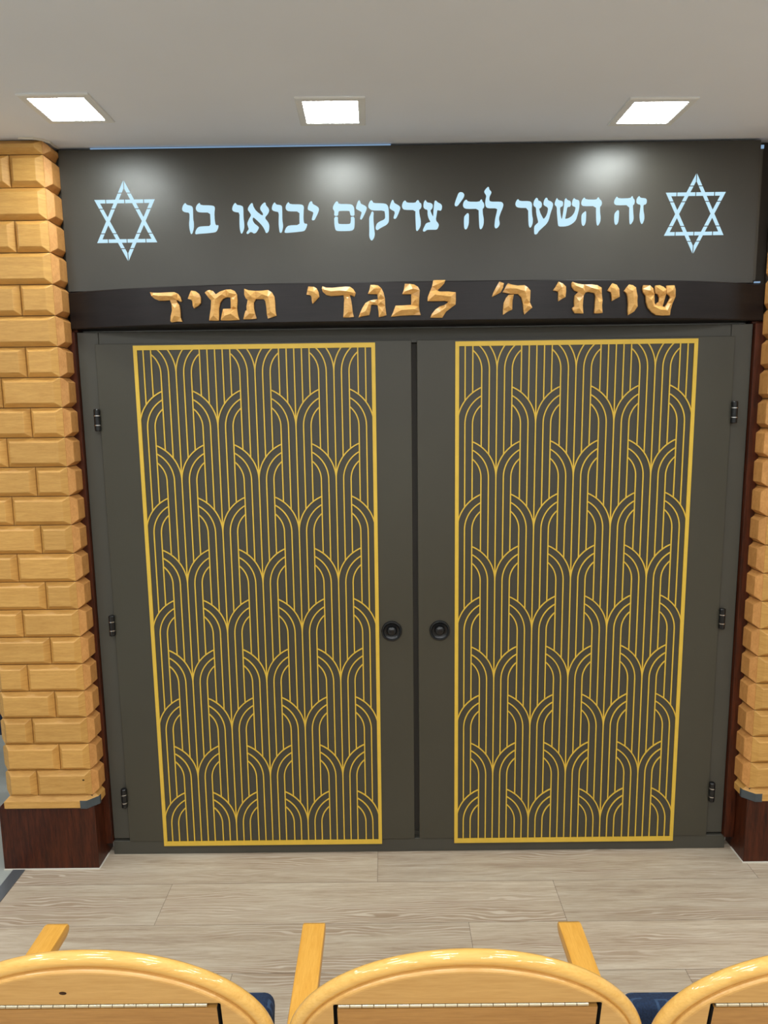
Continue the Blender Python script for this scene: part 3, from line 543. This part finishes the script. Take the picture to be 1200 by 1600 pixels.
def hinge(parent, x, z, side):
    h = 0.079; r = 0.0112
    pl = lambda a, b, c: (x+a, -0.007+b, z+c)
    bm = bmesh.new()
    lathe(bm, [(0, -h/2), (r*0.8, -h/2), (r, -h/2+0.003), (r, h/2-0.003), (r*0.8, h/2), (0, h/2)], 18, pl)
    hg = obj('hinge', bm, M['black'], parent, 30)
    for dz in (0.016, -0.018):
        bm = bmesh.new()
        lathe(bm, [(r*0.9, dz-0.0017), (r+0.0008, dz-0.0017), (r+0.0008, dz+0.0017), (r*0.9, dz+0.0017)], 18, pl)
        obj('steel_ring', bm, M['chrome'], hg, 30)
    bm = bmesh.new(); bx(bm, x-0.016, x+0.016, 0.0008, 0.0042, z-h*0.42, z+h*0.42)
    return hg
def knob(parent, x, z):
    pl = lambda a, b, c: (x+a, -c, z+b)
    bm = bmesh.new()
    lathe(bm, [(0.0385, -0.0005), (0.0385, 0.006), (0.0370, 0.0085), (0.0345, 0.0090), (0.0330, 0.0075), (0.0322, 0.0060), (0.024, 0.0020), (0.0, 0.0010)], 48, pl)
    rs = obj('knob_rosette', bm, M['black'], parent, 40)
    bm = bmesh.new(); lathe(bm, [(0.0352, 0.0087), (0.0348, 0.0100), (0.0332, 0.0098), (0.0326, 0.0078)], 48, pl)
    obj('rosette_ring', bm, M['ring'], rs, 40)
    bm = bmesh.new()
    lathe(bm, [(0.0170, 0.0008), (0.0180, 0.004), (0.0172, 0.0090), (0.0135, 0.0132), (0.0065, 0.0152), (0.0, 0.0156)], 40, pl)
    obj('knob', bm, M['black'], rs, True)

def door(n, x0, x1, lat, hx, kx, label):
    root = thing('door_%d' % n, label, 'door', ((x0+x1)/2, 0, 0.0), kind='structure')
    off = Vector((-(x0+x1)/2, 0, 0))
    parts = []
    leaf = box('door_leaf', x0, x1, 0.0, 0.026, 0.0385 if False else 0.060, 1.982, M['door'], root, 0.0012, 1)
    parts.append(leaf)
    before = set(COL.objects)
    lattice(root, lat)
    for z in (1.714, 0.947, 0.249): hinge(root, hx, z, 0)
    knob(root, kx, 0.9125)
    for o in root.children:
        o.location += off
        # shift only direct children: their own pieces follow
    return root
door(1, -1.031, 0.0958, -0.89467, -1.0375, 0.0148, 'left dark grey door leaf with a gold arch lattice, hinged beside the left pillar')
door(2, 0.1155, 1.2465, 0.2522, 1.2545, 0.1958, 'right dark grey door leaf with a gold arch lattice, hinged beside the right pillar')

# ------------------------------------------------------------------ illuminated sign over the doors
def star_pieces(cx, zt, zb2, zb, zt2, hw):
    """cut pieces of a six-pointed star: up triangle (apex zt, base zb), down triangle (apex zb2, base zt2)"""
    th = 0.0122
    def tri(ax, az, bz):
        A = Vector((ax, az)); B = Vector((ax-hw, bz)); C = Vector((ax+hw, bz))
        cen = (A+B+C)/3
        def line(p, q):
            d = (q-p).normalized(); n = Vector((-d.y, d.x))
            if n.dot(cen-p) < 0: n = -n
            return (p, d, n)
        return A, B, C, [line(A, B), line(A, C), line(B, C)]
    def isect(l1, o1, l2, o2):
        p, d = l1[0]+l1[2]*o1, l1[1]; q, e = l2[0]+l2[2]*o2, l2[1]
        t = ((q-p).x*e.y-(q-p).y*e.x)/(d.x*e.y-d.y*e.x)
        return p+d*t
    up = tri(cx, zt, zb); dn = tri(cx, zb2, zt2)
    out = []
    g = 0.0013
    cutH = lambda z: (Vector((0, z)), Vector((1, 0)), Vector((0, 1)))
    cutV = lambda x: (Vector((x, 0)), Vector((0, 1)), Vector((1, 0)))
    H = zt-zb
    for T, s in ((up, 1), (dn, -1)):
        A, B, C, (lB, lC, lH) = T
        # apex: two halves split down the middle
        zc = A.y-s*H*0.212
        for l, sg in ((lB, -1), (lC, 1)):
            v = cutV(cx+sg*g)
            out.append([isect(l, 0, v, 0), isect(l, th, v, 0), isect(l, th, cutH(zc+s*g), 0), isect(l, 0, cutH(zc+s*g), 0)])
        # the two base corners
        for l, sg in ((lB, -1), (lC, 1)):
            zk = B.y+s*H*0.148; xk = cx+sg*hw*0.625
            v = cutV(xk+sg*g); h = cutH(zk-s*g)
            out.append([isect(l, 0, lH, 0), isect(lH, 0, v, 0), isect(lH, th, v, 0), isect(lH, th, l, th), isect(l, th, h, 0), isect(l, 0, h, 0)])
    # crossings
    def cross(l1, cuts1, l2, cuts2):
        arms = []
        c = isect(l1, th/2, l2, th/2)
        for l, cuts, ol in ((l1, cuts1, l2), (l2, cuts2, l1)):
            for cu in cuts:
                e0, e1 = isect(l, 0, cu, 0), isect(l, th, cu, 0)
                m = (e0+e1)/2-c
                arms.append((math.atan2(m.y, m.x), l, e0, e1, m))
        arms.sort(key=lambda a: a[0])
        pts = []
        for i, (an, l, e0, e1, m) in enumerate(arms):
            side = lambda e: m.x*(e-c).y-m.y*(e-c).x
            lo, hi = (e0, e1) if side(e0) < side(e1) else (e1, e0)
            oh = 0 if hi is e0 else th
            nx = arms[(i+1) % 4]; m2 = nx[4]
            side2 = lambda e: m2.x*(e-c).y-m2.y*(e-c).x
            o2 = 0 if side2(nx[2]) < side2(nx[3]) else th
            pts += [lo, hi, isect(l, oh, nx[1], o2)]
        out.append(pts)
    for T, O, s in ((up, dn, 1), (dn, up, -1)):
        A, B, C, (lB, lC, lH) = T; _, _, _, (oB, oC, oH) = O
        z_ap = A.y-s*H*0.212; z_lo = O[1].y-s*H*0.148
        for l, sg in ((lB, -1), (lC, 1)):
            # slanted bar of T crosses the level bar of O
            cross(l, (cutH(z_ap-s*g), cutH(z_lo+s*g)), oH, (cutV(cx+sg*hw*0.625-sg*g), cutV(cx+sg*g)))
    for sg, a, b in ((-1, 1, 1), (1, 2, 2)):
        l1 = up[3][0 if sg < 0 else 1]; l2 = dn[3][0 if sg < 0 else 1]
        zu = zt2-H*0.148; zl = zb+H*0.148
        cross(l1, (cutH(zu-g), cutH(zl+g)), l2, (cutH(zu-g), cutH(zl+g)))
    return [[(p.x, p.y) for p in pl] for pl in out]

def sign():
    root = thing('illuminated_sign', 'dark sign under the ceiling with a glowing line of Hebrew letters between two stars', 'sign', (0.09, 0, 2.13), None, 'thing')
    Y0 = -0.004
    letters = []
    for nm, polys in LIT:
        letters.append((nm, [soften([(x/1000, z/1000) for x, z in pl]) for pl in polys]))
    stars = [star_pieces(-0.8910, 2.5333, 2.2617, 2.3253, 2.4681, 0.1050), star_pieces(1.0788, 2.5306, 2.2611, 2.3243, 2.4665, 0.1036)]
    holes = [pl for _, ps in letters for pl in ps]+[pl for s in stars for pl in s]
    outer = [(-1.108, 2.1638), (1.293, 2.1638), (1.293, 2.6325), (-1.108, 2.6305)]
    def flat(name, polys, y, depth, mat):
        me = fill2d(polys, depth)
        for v in me.vertices: v.co = (v.co.x-0.09, y+depth/2-v.co.z, v.co.y-2.13)
        return link(name, me, mat, root)
    flat('face_panel', [outer]+holes, Y0, 0.002, M['sign'])
    for nm, ps in letters: flat('glowing_letter', ps, Y0+0.0008, 0.004, M['letter_glow'])
    for s in stars: flat('glowing_star', s, Y0+0.0008, 0.004, M['letter_glow'])
    b = box('light_box', -1.105, 1.288, Y0+0.006, 0.058, 2.1645, 2.630, M['slot'], root); b.location = (-0.09, 0, -2.13)
    bm = bmesh.new()
    bx(bm, -1.0, 0.03, 0.0005, 0.004, 2.6345, 2.6370)
    o = obj('light_gap', bm, M['led_leak'], root); o.location = (-0.09, 0, -2.13)
    bm = bmesh.new()
    bx(bm, 1.2945, 1.306, 0.0, 0.006, 2.607, 2.618)
    o = obj('light_gap', bm, M['led_leak'], root); o.location = (-0.09, 0, -2.13)
    bm = bmesh.new(); bx(bm, 1.302, 1.322, 0.0, 0.006, 2.1635, 2.168)
    o = obj('light_gap', bm, M['led_leak'], root); o.location = (-0.09, 0, -2.13)
    bm = bmesh.new(); bx(bm, 1.2965, 1.306, 0.004, 0.03, 2.172, 2.607)
    o = obj('edge_strip', bm, M['frame'], root); o.location = (-0.09, 0, -2.13)
sign()

# ------------------------------------------------------------------ bowed beam with carved letters
def bow(x):
    u = (x-0.095)/1.215
    return 0.125*max(0.0, 1-u**4)
def beam():
    root = thing('letter_beam', 'dark bowed wooden beam above the doors carrying carved golden Hebrew letters', 'beam', (0.095, 0, 2.03), None, 'thing')
    def loc(o): o.location = (-0.095, 0, -2.03); return o
    bm = bmesh.new(); rows = []
    z0, z1 = 2.0335, 2.159
    N = 64
    for i in range(N+1):
        x = -1.1082+2.446*i/N; y = -bow(x)-0.001
        c = 0.003
        zz = z1+0.004*max(0, 1-((x-0.095)/1.2)**2)
        rows.append([bm.verts.new(p) for p in ((x, 0.0605, z0), (x, y+c, z0), (x, y, z0+c), (x, y, zz-c), (x, y+c, zz), (x, 0.0605-0.001*0, zz))])
    for a, b in zip(rows, rows[1:]):
        for j in range(6):
            k = (j+1) % 6; bm.faces.new((a[j], a[k], b[k], b[j]))
    bm.faces.new(rows[0]); bm.faces.new(rows[-1][::-1])
    for v in bm.verts:
        if v.co.y > 0.05: v.co.y = 0.0605
    loc(obj('board', bm, M['beam'], root, 35))
    for nm, polys in CARVED:
        bm = bmesh.new()
        for pl in polys: carve(bm, [(x/1000, z/1000) for x, z in pl])
        loc(obj('carved_letter', bm, M['carved'], root))

def carve(bm, pl):
    """chisel-cut letter: outline wall, facets rising to ridges along the middle of each stroke"""
    n = len(pl); P = [Vector(p) for p in pl]
    def inside(q):
        c = False
        for a, b in zip(P, P[1:]+P[:1]):
            if (a.y > q.y) != (b.y > q.y) and q.x < (b.x-a.x)*(q.y-a.y)/(b.y-a.y)+a.x: c = not c
        return c
    def dist(q):
        m = 9
        for a, b in zip(P, P[1:]+P[:1]):
            ab = b-a; t = max(0, min(1, (q-a).dot(ab)/max(ab.length_squared, 1e-12))); m = min(m, (q-a-ab*t).length)
        return m
    x0, x1 = min(p.x for p in P), max(p.x for p in P); y0, y1 = min(p.y for p in P), max(p.y for p in P)
    st = 0.0022; cand = []
    y = y0
    while y < y1:
        x = x0
        while x < x1:
            q = Vector((x, y))
            if inside(q): cand.append((dist(q), x, y))
            x += st
        y += st
    cand.sort(reverse=True); keep = []
    dm = {}
    for d, x, y in cand: dm[(round((x-x0)/st), round((y-y0)/st))] = d
    for d, x, y in cand:
        if d < 0.004: break
        i, j = round((x-x0)/st), round((y-y0)/st)
        ridge = any(d >= dm.get((i+a, j+b), 0)-1e-9 and d >= dm.get((i-a, j-b), 0)-1e-9 and
                    dm.get((i+2*a, j+2*b), 0) < d-0.0012 and dm.get((i-2*a, j-2*b), 0) < d-0.0012
                    for a, b in ((1, 0), (0, 1), (1, 1), (1, -1)))
        if ridge and all((k[1]-x)**2+(k[2]-y)**2 > (0.021)**2 for k in keep): keep.append((d, x, y))
    pts = P+[Vector((x, y)) for _, x, y in keep]
    edges = [(i, (i+1) % n) for i in range(n)]
    vs, es, fs, ov, _, _ = geometry.delaunay_2d_cdt(pts, edges, [], 0, 1e-6)
    hgt = []
    for i, v in enumerate(vs):
        k = ov[i][0] if ov[i] else 0
        hgt.append(0.0085 if k < n else 0.0085+0.85*keep[k-n][0]+random.uniform(-0.001, 0.001))
    top = [bm.verts.new((v.x, -bow(v.x)-0.001-h, v.y)) for v, h in zip(vs, hgt)]
    for f in fs:
        c = sum((vs[i] for i in f), Vector((0, 0)))/len(f)
        if inside(c): bm.faces.new([top[i] for i in f])
    idx = {o[0]: i for i, o in enumerate(ov) if o and o[0] < n}
    bot = {i: bm.verts.new((P[i].x, -bow(P[i].x)-0.0008, P[i].y)) for i in range(n)}
    for i in range(n):
        j = (i+1) % n
        if i in idx and j in idx: bm.faces.new((top[idx[i]], top[idx[j]], bot[j], bot[i]))
beam()

# ------------------------------------------------------------------ ceiling lights
def ceiling_light(x, y, rot, label):
    root = thing('ceiling_light', label, 'ceiling light', (x, y, CEIL_Z), 'square recessed ceiling lights above the doors')
    root.rotation_euler = (0, 0, rot)
    a, b = 0.103, 0.080
    bm = bmesh.new()
    prof = [(a, -0.0002), (a, -0.004), (a-0.003, -0.006), (b+0.002, -0.006), (b, -0.0045), (b, -0.0002)]
    rings = [[bm.verts.new((sx*s, sy*s, z)) for sx, sy in ((-1, -1), (1, -1), (1, 1), (-1, 1))] for s, z in prof]
    for r, q in zip(rings, rings[1:]):
        for i in range(4): bm.faces.new((r[i], r[(i+1) % 4], q[(i+1) % 4], q[i]))
    obj('frame', bm, M['lamp_rim'], root)
    box('diffuser', -b+0.0003, b-0.0003, -b+0.0003, b-0.0003, -0.0045, -0.0005, M['lamp_glow'], root)
ceiling_light(-0.934, -0.322, 0.0, 'leftmost square ceiling light, above the left star of the sign')
ceiling_light(-0.152, -0.275, 0.02, 'middle square ceiling light, above the glowing letters of the sign')
ceiling_light(0.832, -0.238, 0.02, 'rightmost square ceiling light, near the right star of the sign')

# ------------------------------------------------------------------ row of chairs, seen from behind
CH_Y = -1.62
LEAN = math.radians(11)
APEX = 0.938
def outline(inset, n=48, a=0.283, b=0.187, bottom=0.44):
    """closed outline of the back board in (x, height)"""
    zc = APEX-b
    A, B = a-inset, b-inset
    pts = []
    for i in range(n+1):
        t = math.pi*i/n
        pts.append((A*math.cos(t), zc+B*math.sin(t)))
    pts += [(-A, zc-0.1), (-A+0.006, zc-0.2), (-A+0.02, bottom+inset+0.03), (-A+0.045, bottom+inset)]
    pts += [(A-0.045, bottom+inset), (A-0.02, bottom+inset+0.03), (A-0.006, zc-0.2), (A, zc-0.1)]
    return pts
def bk(x, z, w):
    """point on the leaning back: z height, w out of its rear face"""
    return Vector((x, CH_Y+(APEX-z)*math.tan(LEAN)-w*math.cos(LEAN), z-w*math.sin(LEAN)))
def chair_parts():
    root = bpy.data.objects.new('chair', None); COL.objects.link(root)
    # rounded rim
    bm = bmesh.new(); prof = [(0.024, 0.002), (0.021, 0.0085)]
    r = 0.0115
    for i in range(11):
        t = math.pi*i/10; prof.append((0.0120-r*math.sin(t), r*math.cos(t)))
    prof += [(0.024, -0.0115)]
    rings = [[bm.verts.new(bk(x, z, w)) for x, z in outline(s)] for s, w in prof]
    n = len(rings[0])
    rings.append(rings[0])
    for p, q in zip(rings, rings[1:]):
        for i in range(n): bm.faces.new((p[i], p[(i+1) % n], q[(i+1) % n], q[i]))
    obj('back_rim', bm, M['beech'], root, 50)
    # panel with the opening for the lid
    hw, ht, hb = 0.205, 0.8525, 0.53
    PF = 0.0168
    bm = bmesh.new()
    po = outline(0.0240); rect = [(-hw, hb), (hw, hb), (hw, ht), (-hw, ht)]; m = len(po)
    ed = [(i, (i+1) % m) for i in range(m)]+[(m+i, m+(i+1) % 4) for i in range(4)]
    vs, _, fs, _, _, _ = geometry.delaunay_2d_cdt([Vector(q) for q in po+rect], ed, [], 1, 1e-6)
    f0 = [bm.verts.new(bk(v.x, v.y, PF)) for v in vs]; f1 = [bm.verts.new(bk(v.x, v.y, PF-0.016)) for v in vs]
    for f in fs:
        c = sum((vs[i] for i in f), Vector((0, 0)))/len(f)
        if abs(c.x) < hw and hb < c.y < ht: continue
        bm.faces.new([f0[i] for i in f]); bm.faces.new([f1[i] for i in f][::-1])
    ri = [min(range(len(vs)), key=lambda i: (vs[i]-Vector(q)).length) for q in rect]
    for i in range(4):
        a, c = ri[i], ri[(i+1) % 4]; bm.faces.new((f0[a], f0[c], f1[c], f1[a]))
    rings = [[bm.verts.new(bk(x, z, w)) for x, z in outline(s)] for s, w in ((0.0190, 0.004), (0.0190, PF-0.0048), (0.0198, PF-0.0024), (0.0215, PF-0.0007), (0.0240, PF))]
    n = len(rings[0])
    for p, q in zip(rings, rings[1:]):
        for i in range(n): bm.faces.new((p[i], p[(i+1) % n], q[(i+1) % n], q[i]))
    bmesh.ops.remove_doubles(bm, verts=bm.verts[:], dist=0.00005)
    bp = obj('back_panel', bm, M['beech_panel'], root)
    def shade_edges(o):  # colours opening walls and lid edges dark, so the gap reads as shaded
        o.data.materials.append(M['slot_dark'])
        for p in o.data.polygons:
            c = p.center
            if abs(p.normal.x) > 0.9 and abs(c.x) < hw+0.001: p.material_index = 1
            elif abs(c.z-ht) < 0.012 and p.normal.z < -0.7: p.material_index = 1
    shade_edges(bp)
    me = fill2d([outline(0.0245)], 0.006)
    for v in me.vertices: v.co = bk(v.co.x, v.co.y, v.co.z-0.0100)
    pad = link('front_panel', me, M['beech_panel'], root)
    bm = bmesh.new(); bx(bm, -hw-0.004, hw+0.004, -0.006, -0.0045, hb-0.004, ht+0.004)  # thin dark sheet added behind the lid to imitate shade in the gap
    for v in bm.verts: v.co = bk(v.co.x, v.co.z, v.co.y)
    obj('gap_shade_sheet', bm, M['slot_dark'], root)
    # book rest lid and its piano hinge
    bm = bmesh.new()
    for v in bx(bm, -hw+0.0062, hw-0.0062, -0.003, PF+0.0006, hb+0.005, ht-0.0092): pass
    for v in bm.verts: v.co = bk(v.co.x, v.co.z, v.co.y)
    lid = obj('book_rest', bm, M['lid'], root); shade_edges(lid)
    bm = bmesh.new(); x = -hw+0.008
    while x < hw-0.02:
        pl = lambda a, b, c, x=x: bk(x+c, ht-0.0042+a, PF-0.0010+b)
        lathe(bm, [(0, 0), (0.0030, 0), (0.0030, 0.0172), (0, 0.0172)], 10, pl)
        x += 0.0182
    obj('piano_hinge', bm, M['brass'], lid, 40)
    # tip-up seat, folded
    bm = bmesh.new()
    L = 0.235; s0 = (-1.455, 0.385); s1 = (-1.372, 0.60)
    bx(bm, -L, L, -0.03, 0.03, 0.0, 0.2323)
    vert = [e for e in bm.edges if abs(e.verts[0].co.y-e.verts[1].co.y) > 0.05 and max(e.verts[0].co.z, e.verts[1].co.z) > 0.1]
    bmesh.ops.bevel(bm, geom=vert, offset=0.022, segments=5, profile=0.5, affect='EDGES')
    bmesh.ops.bevel(bm, geom=[e for e in bm.edges if e.calc_face_angle(0) > 0.7], offset=0.012, segments=3, profile=0.5, affect='EDGES')
    ang = math.atan2(s1[0]-s0[0], s1[1]-s0[1])
    for v in bm.verts:
        y, z = v.co.y, v.co.z
        v.co = Vector((v.co.x, s0[0]+z*math.sin(ang)+y*math.cos(ang)+0.03, s0[1]+z*math.cos(ang)-y*math.sin(ang)))
    obj('tip_up_seat', bm, M['fabric'], root, 50)
    # arm and its leg on the left side
    ax = -0.2885; zt, tk = 0.603, 0.028
    bm = bmesh.new(); w = 0.0252
    prof = [(-1.520, zt), (-1.142, zt), (-1.131, zt-0.004), (-1.126, zt-0.013), (-1.130, zt-0.022), (-1.142, zt-tk), (-1.520, zt-tk)]
    sides = [[bm.verts.new((ax+s*w, y, z)) for y, z in prof] for s in (-1, 1)]
    bm.faces.new(sides[0]); bm.faces.new(sides[1][::-1])
    for i in range(len(prof)):
        j = (i+1) % len(prof); bm.faces.new((sides[0][i], sides[0][j], sides[1][j], sides[1][i]))
    bmesh.ops.recalc_face_normals(bm, faces=bm.faces[:])
    bmesh.ops.bevel(bm, geom=[e for e in bm.edges if abs(e.verts[0].co.x-e.verts[1].co.x) < 1e-4], offset=0.003, segments=2, profile=0.5, affect='EDGES')
    obj('armrest', bm, M['arm'], root, 40)
    bm = bmesh.new(); bx(bm, ax-0.018, ax+0.018, -1.515, -1.31, 0.05, zt-tk+0.001, 0.006)
    obj('side_post', bm, M['arm'], root)
    bm = bmesh.new(); bx(bm, ax-0.022, ax+0.022, -1.57, -1.20, 0.0, 0.052, 0.008)
    obj('foot', bm, M['arm'], root)
    bm = bmesh.new(); bx(bm, ax+0.016, ax+0.548, -1.475, -1.435, 0.36, 0.41, 0.004)
    obj('seat_rail', bm, M['arm'], root)
    return root
def copy_tree(o, parent=None):
    c = o.copy(); COL.objects.link(c)
    if parent is not None: c.parent = parent
    for ch in list(o.children): copy_tree(ch, c)
    return c
proto = chair_parts()
# parts were laid out in room coordinates about x = 0; move the origin to the chair's foot
for ch in proto.children: ch.location.y = 1.45
G = 'beech tip-up chairs in the row facing the doors'
proto.location = (0.1145, -1.455, 0)
tag(proto, 'middle of the three beech chairs, its whole arched back in view', 'chair', G)
c2 = copy_tree(proto); c2.location = (-0.4685, -1.450, 0)
tag(c2, 'leftmost of the three beech chairs, with a dark knot in its back panel', 'chair', G)
c3 = copy_tree(proto); c3.location = (0.6875, -1.459, 0)
tag(c3, 'rightmost of the three beech chairs, mostly cut off by the picture edge', 'chair', G)

bm = bmesh.new()
kn = [bm.verts.new(bk(-0.033+0.0058*math.cos(2*math.pi*i/16), 0.876+0.0034*math.sin(2*math.pi*i/16), 0.0168+0.0002)) for i in range(16)]
bm.faces.new(kn)
bmesh.ops.solidify(bm, geom=bm.faces[:], thickness=0.0004)
for k in list(c2.children):
    if k.name.startswith('back_panel'):
        o = obj('knot', bm, M['knot'], k)

c4 = copy_tree(proto); c4.location = (-1.835, 0.33, 0); c4.rotation_euler = (0, 0, math.pi)
tag(c4, 'beech chair with navy seat, glimpsed past the outer edge of the left pillar', 'chair')
if 'group' in c4: del c4['group']
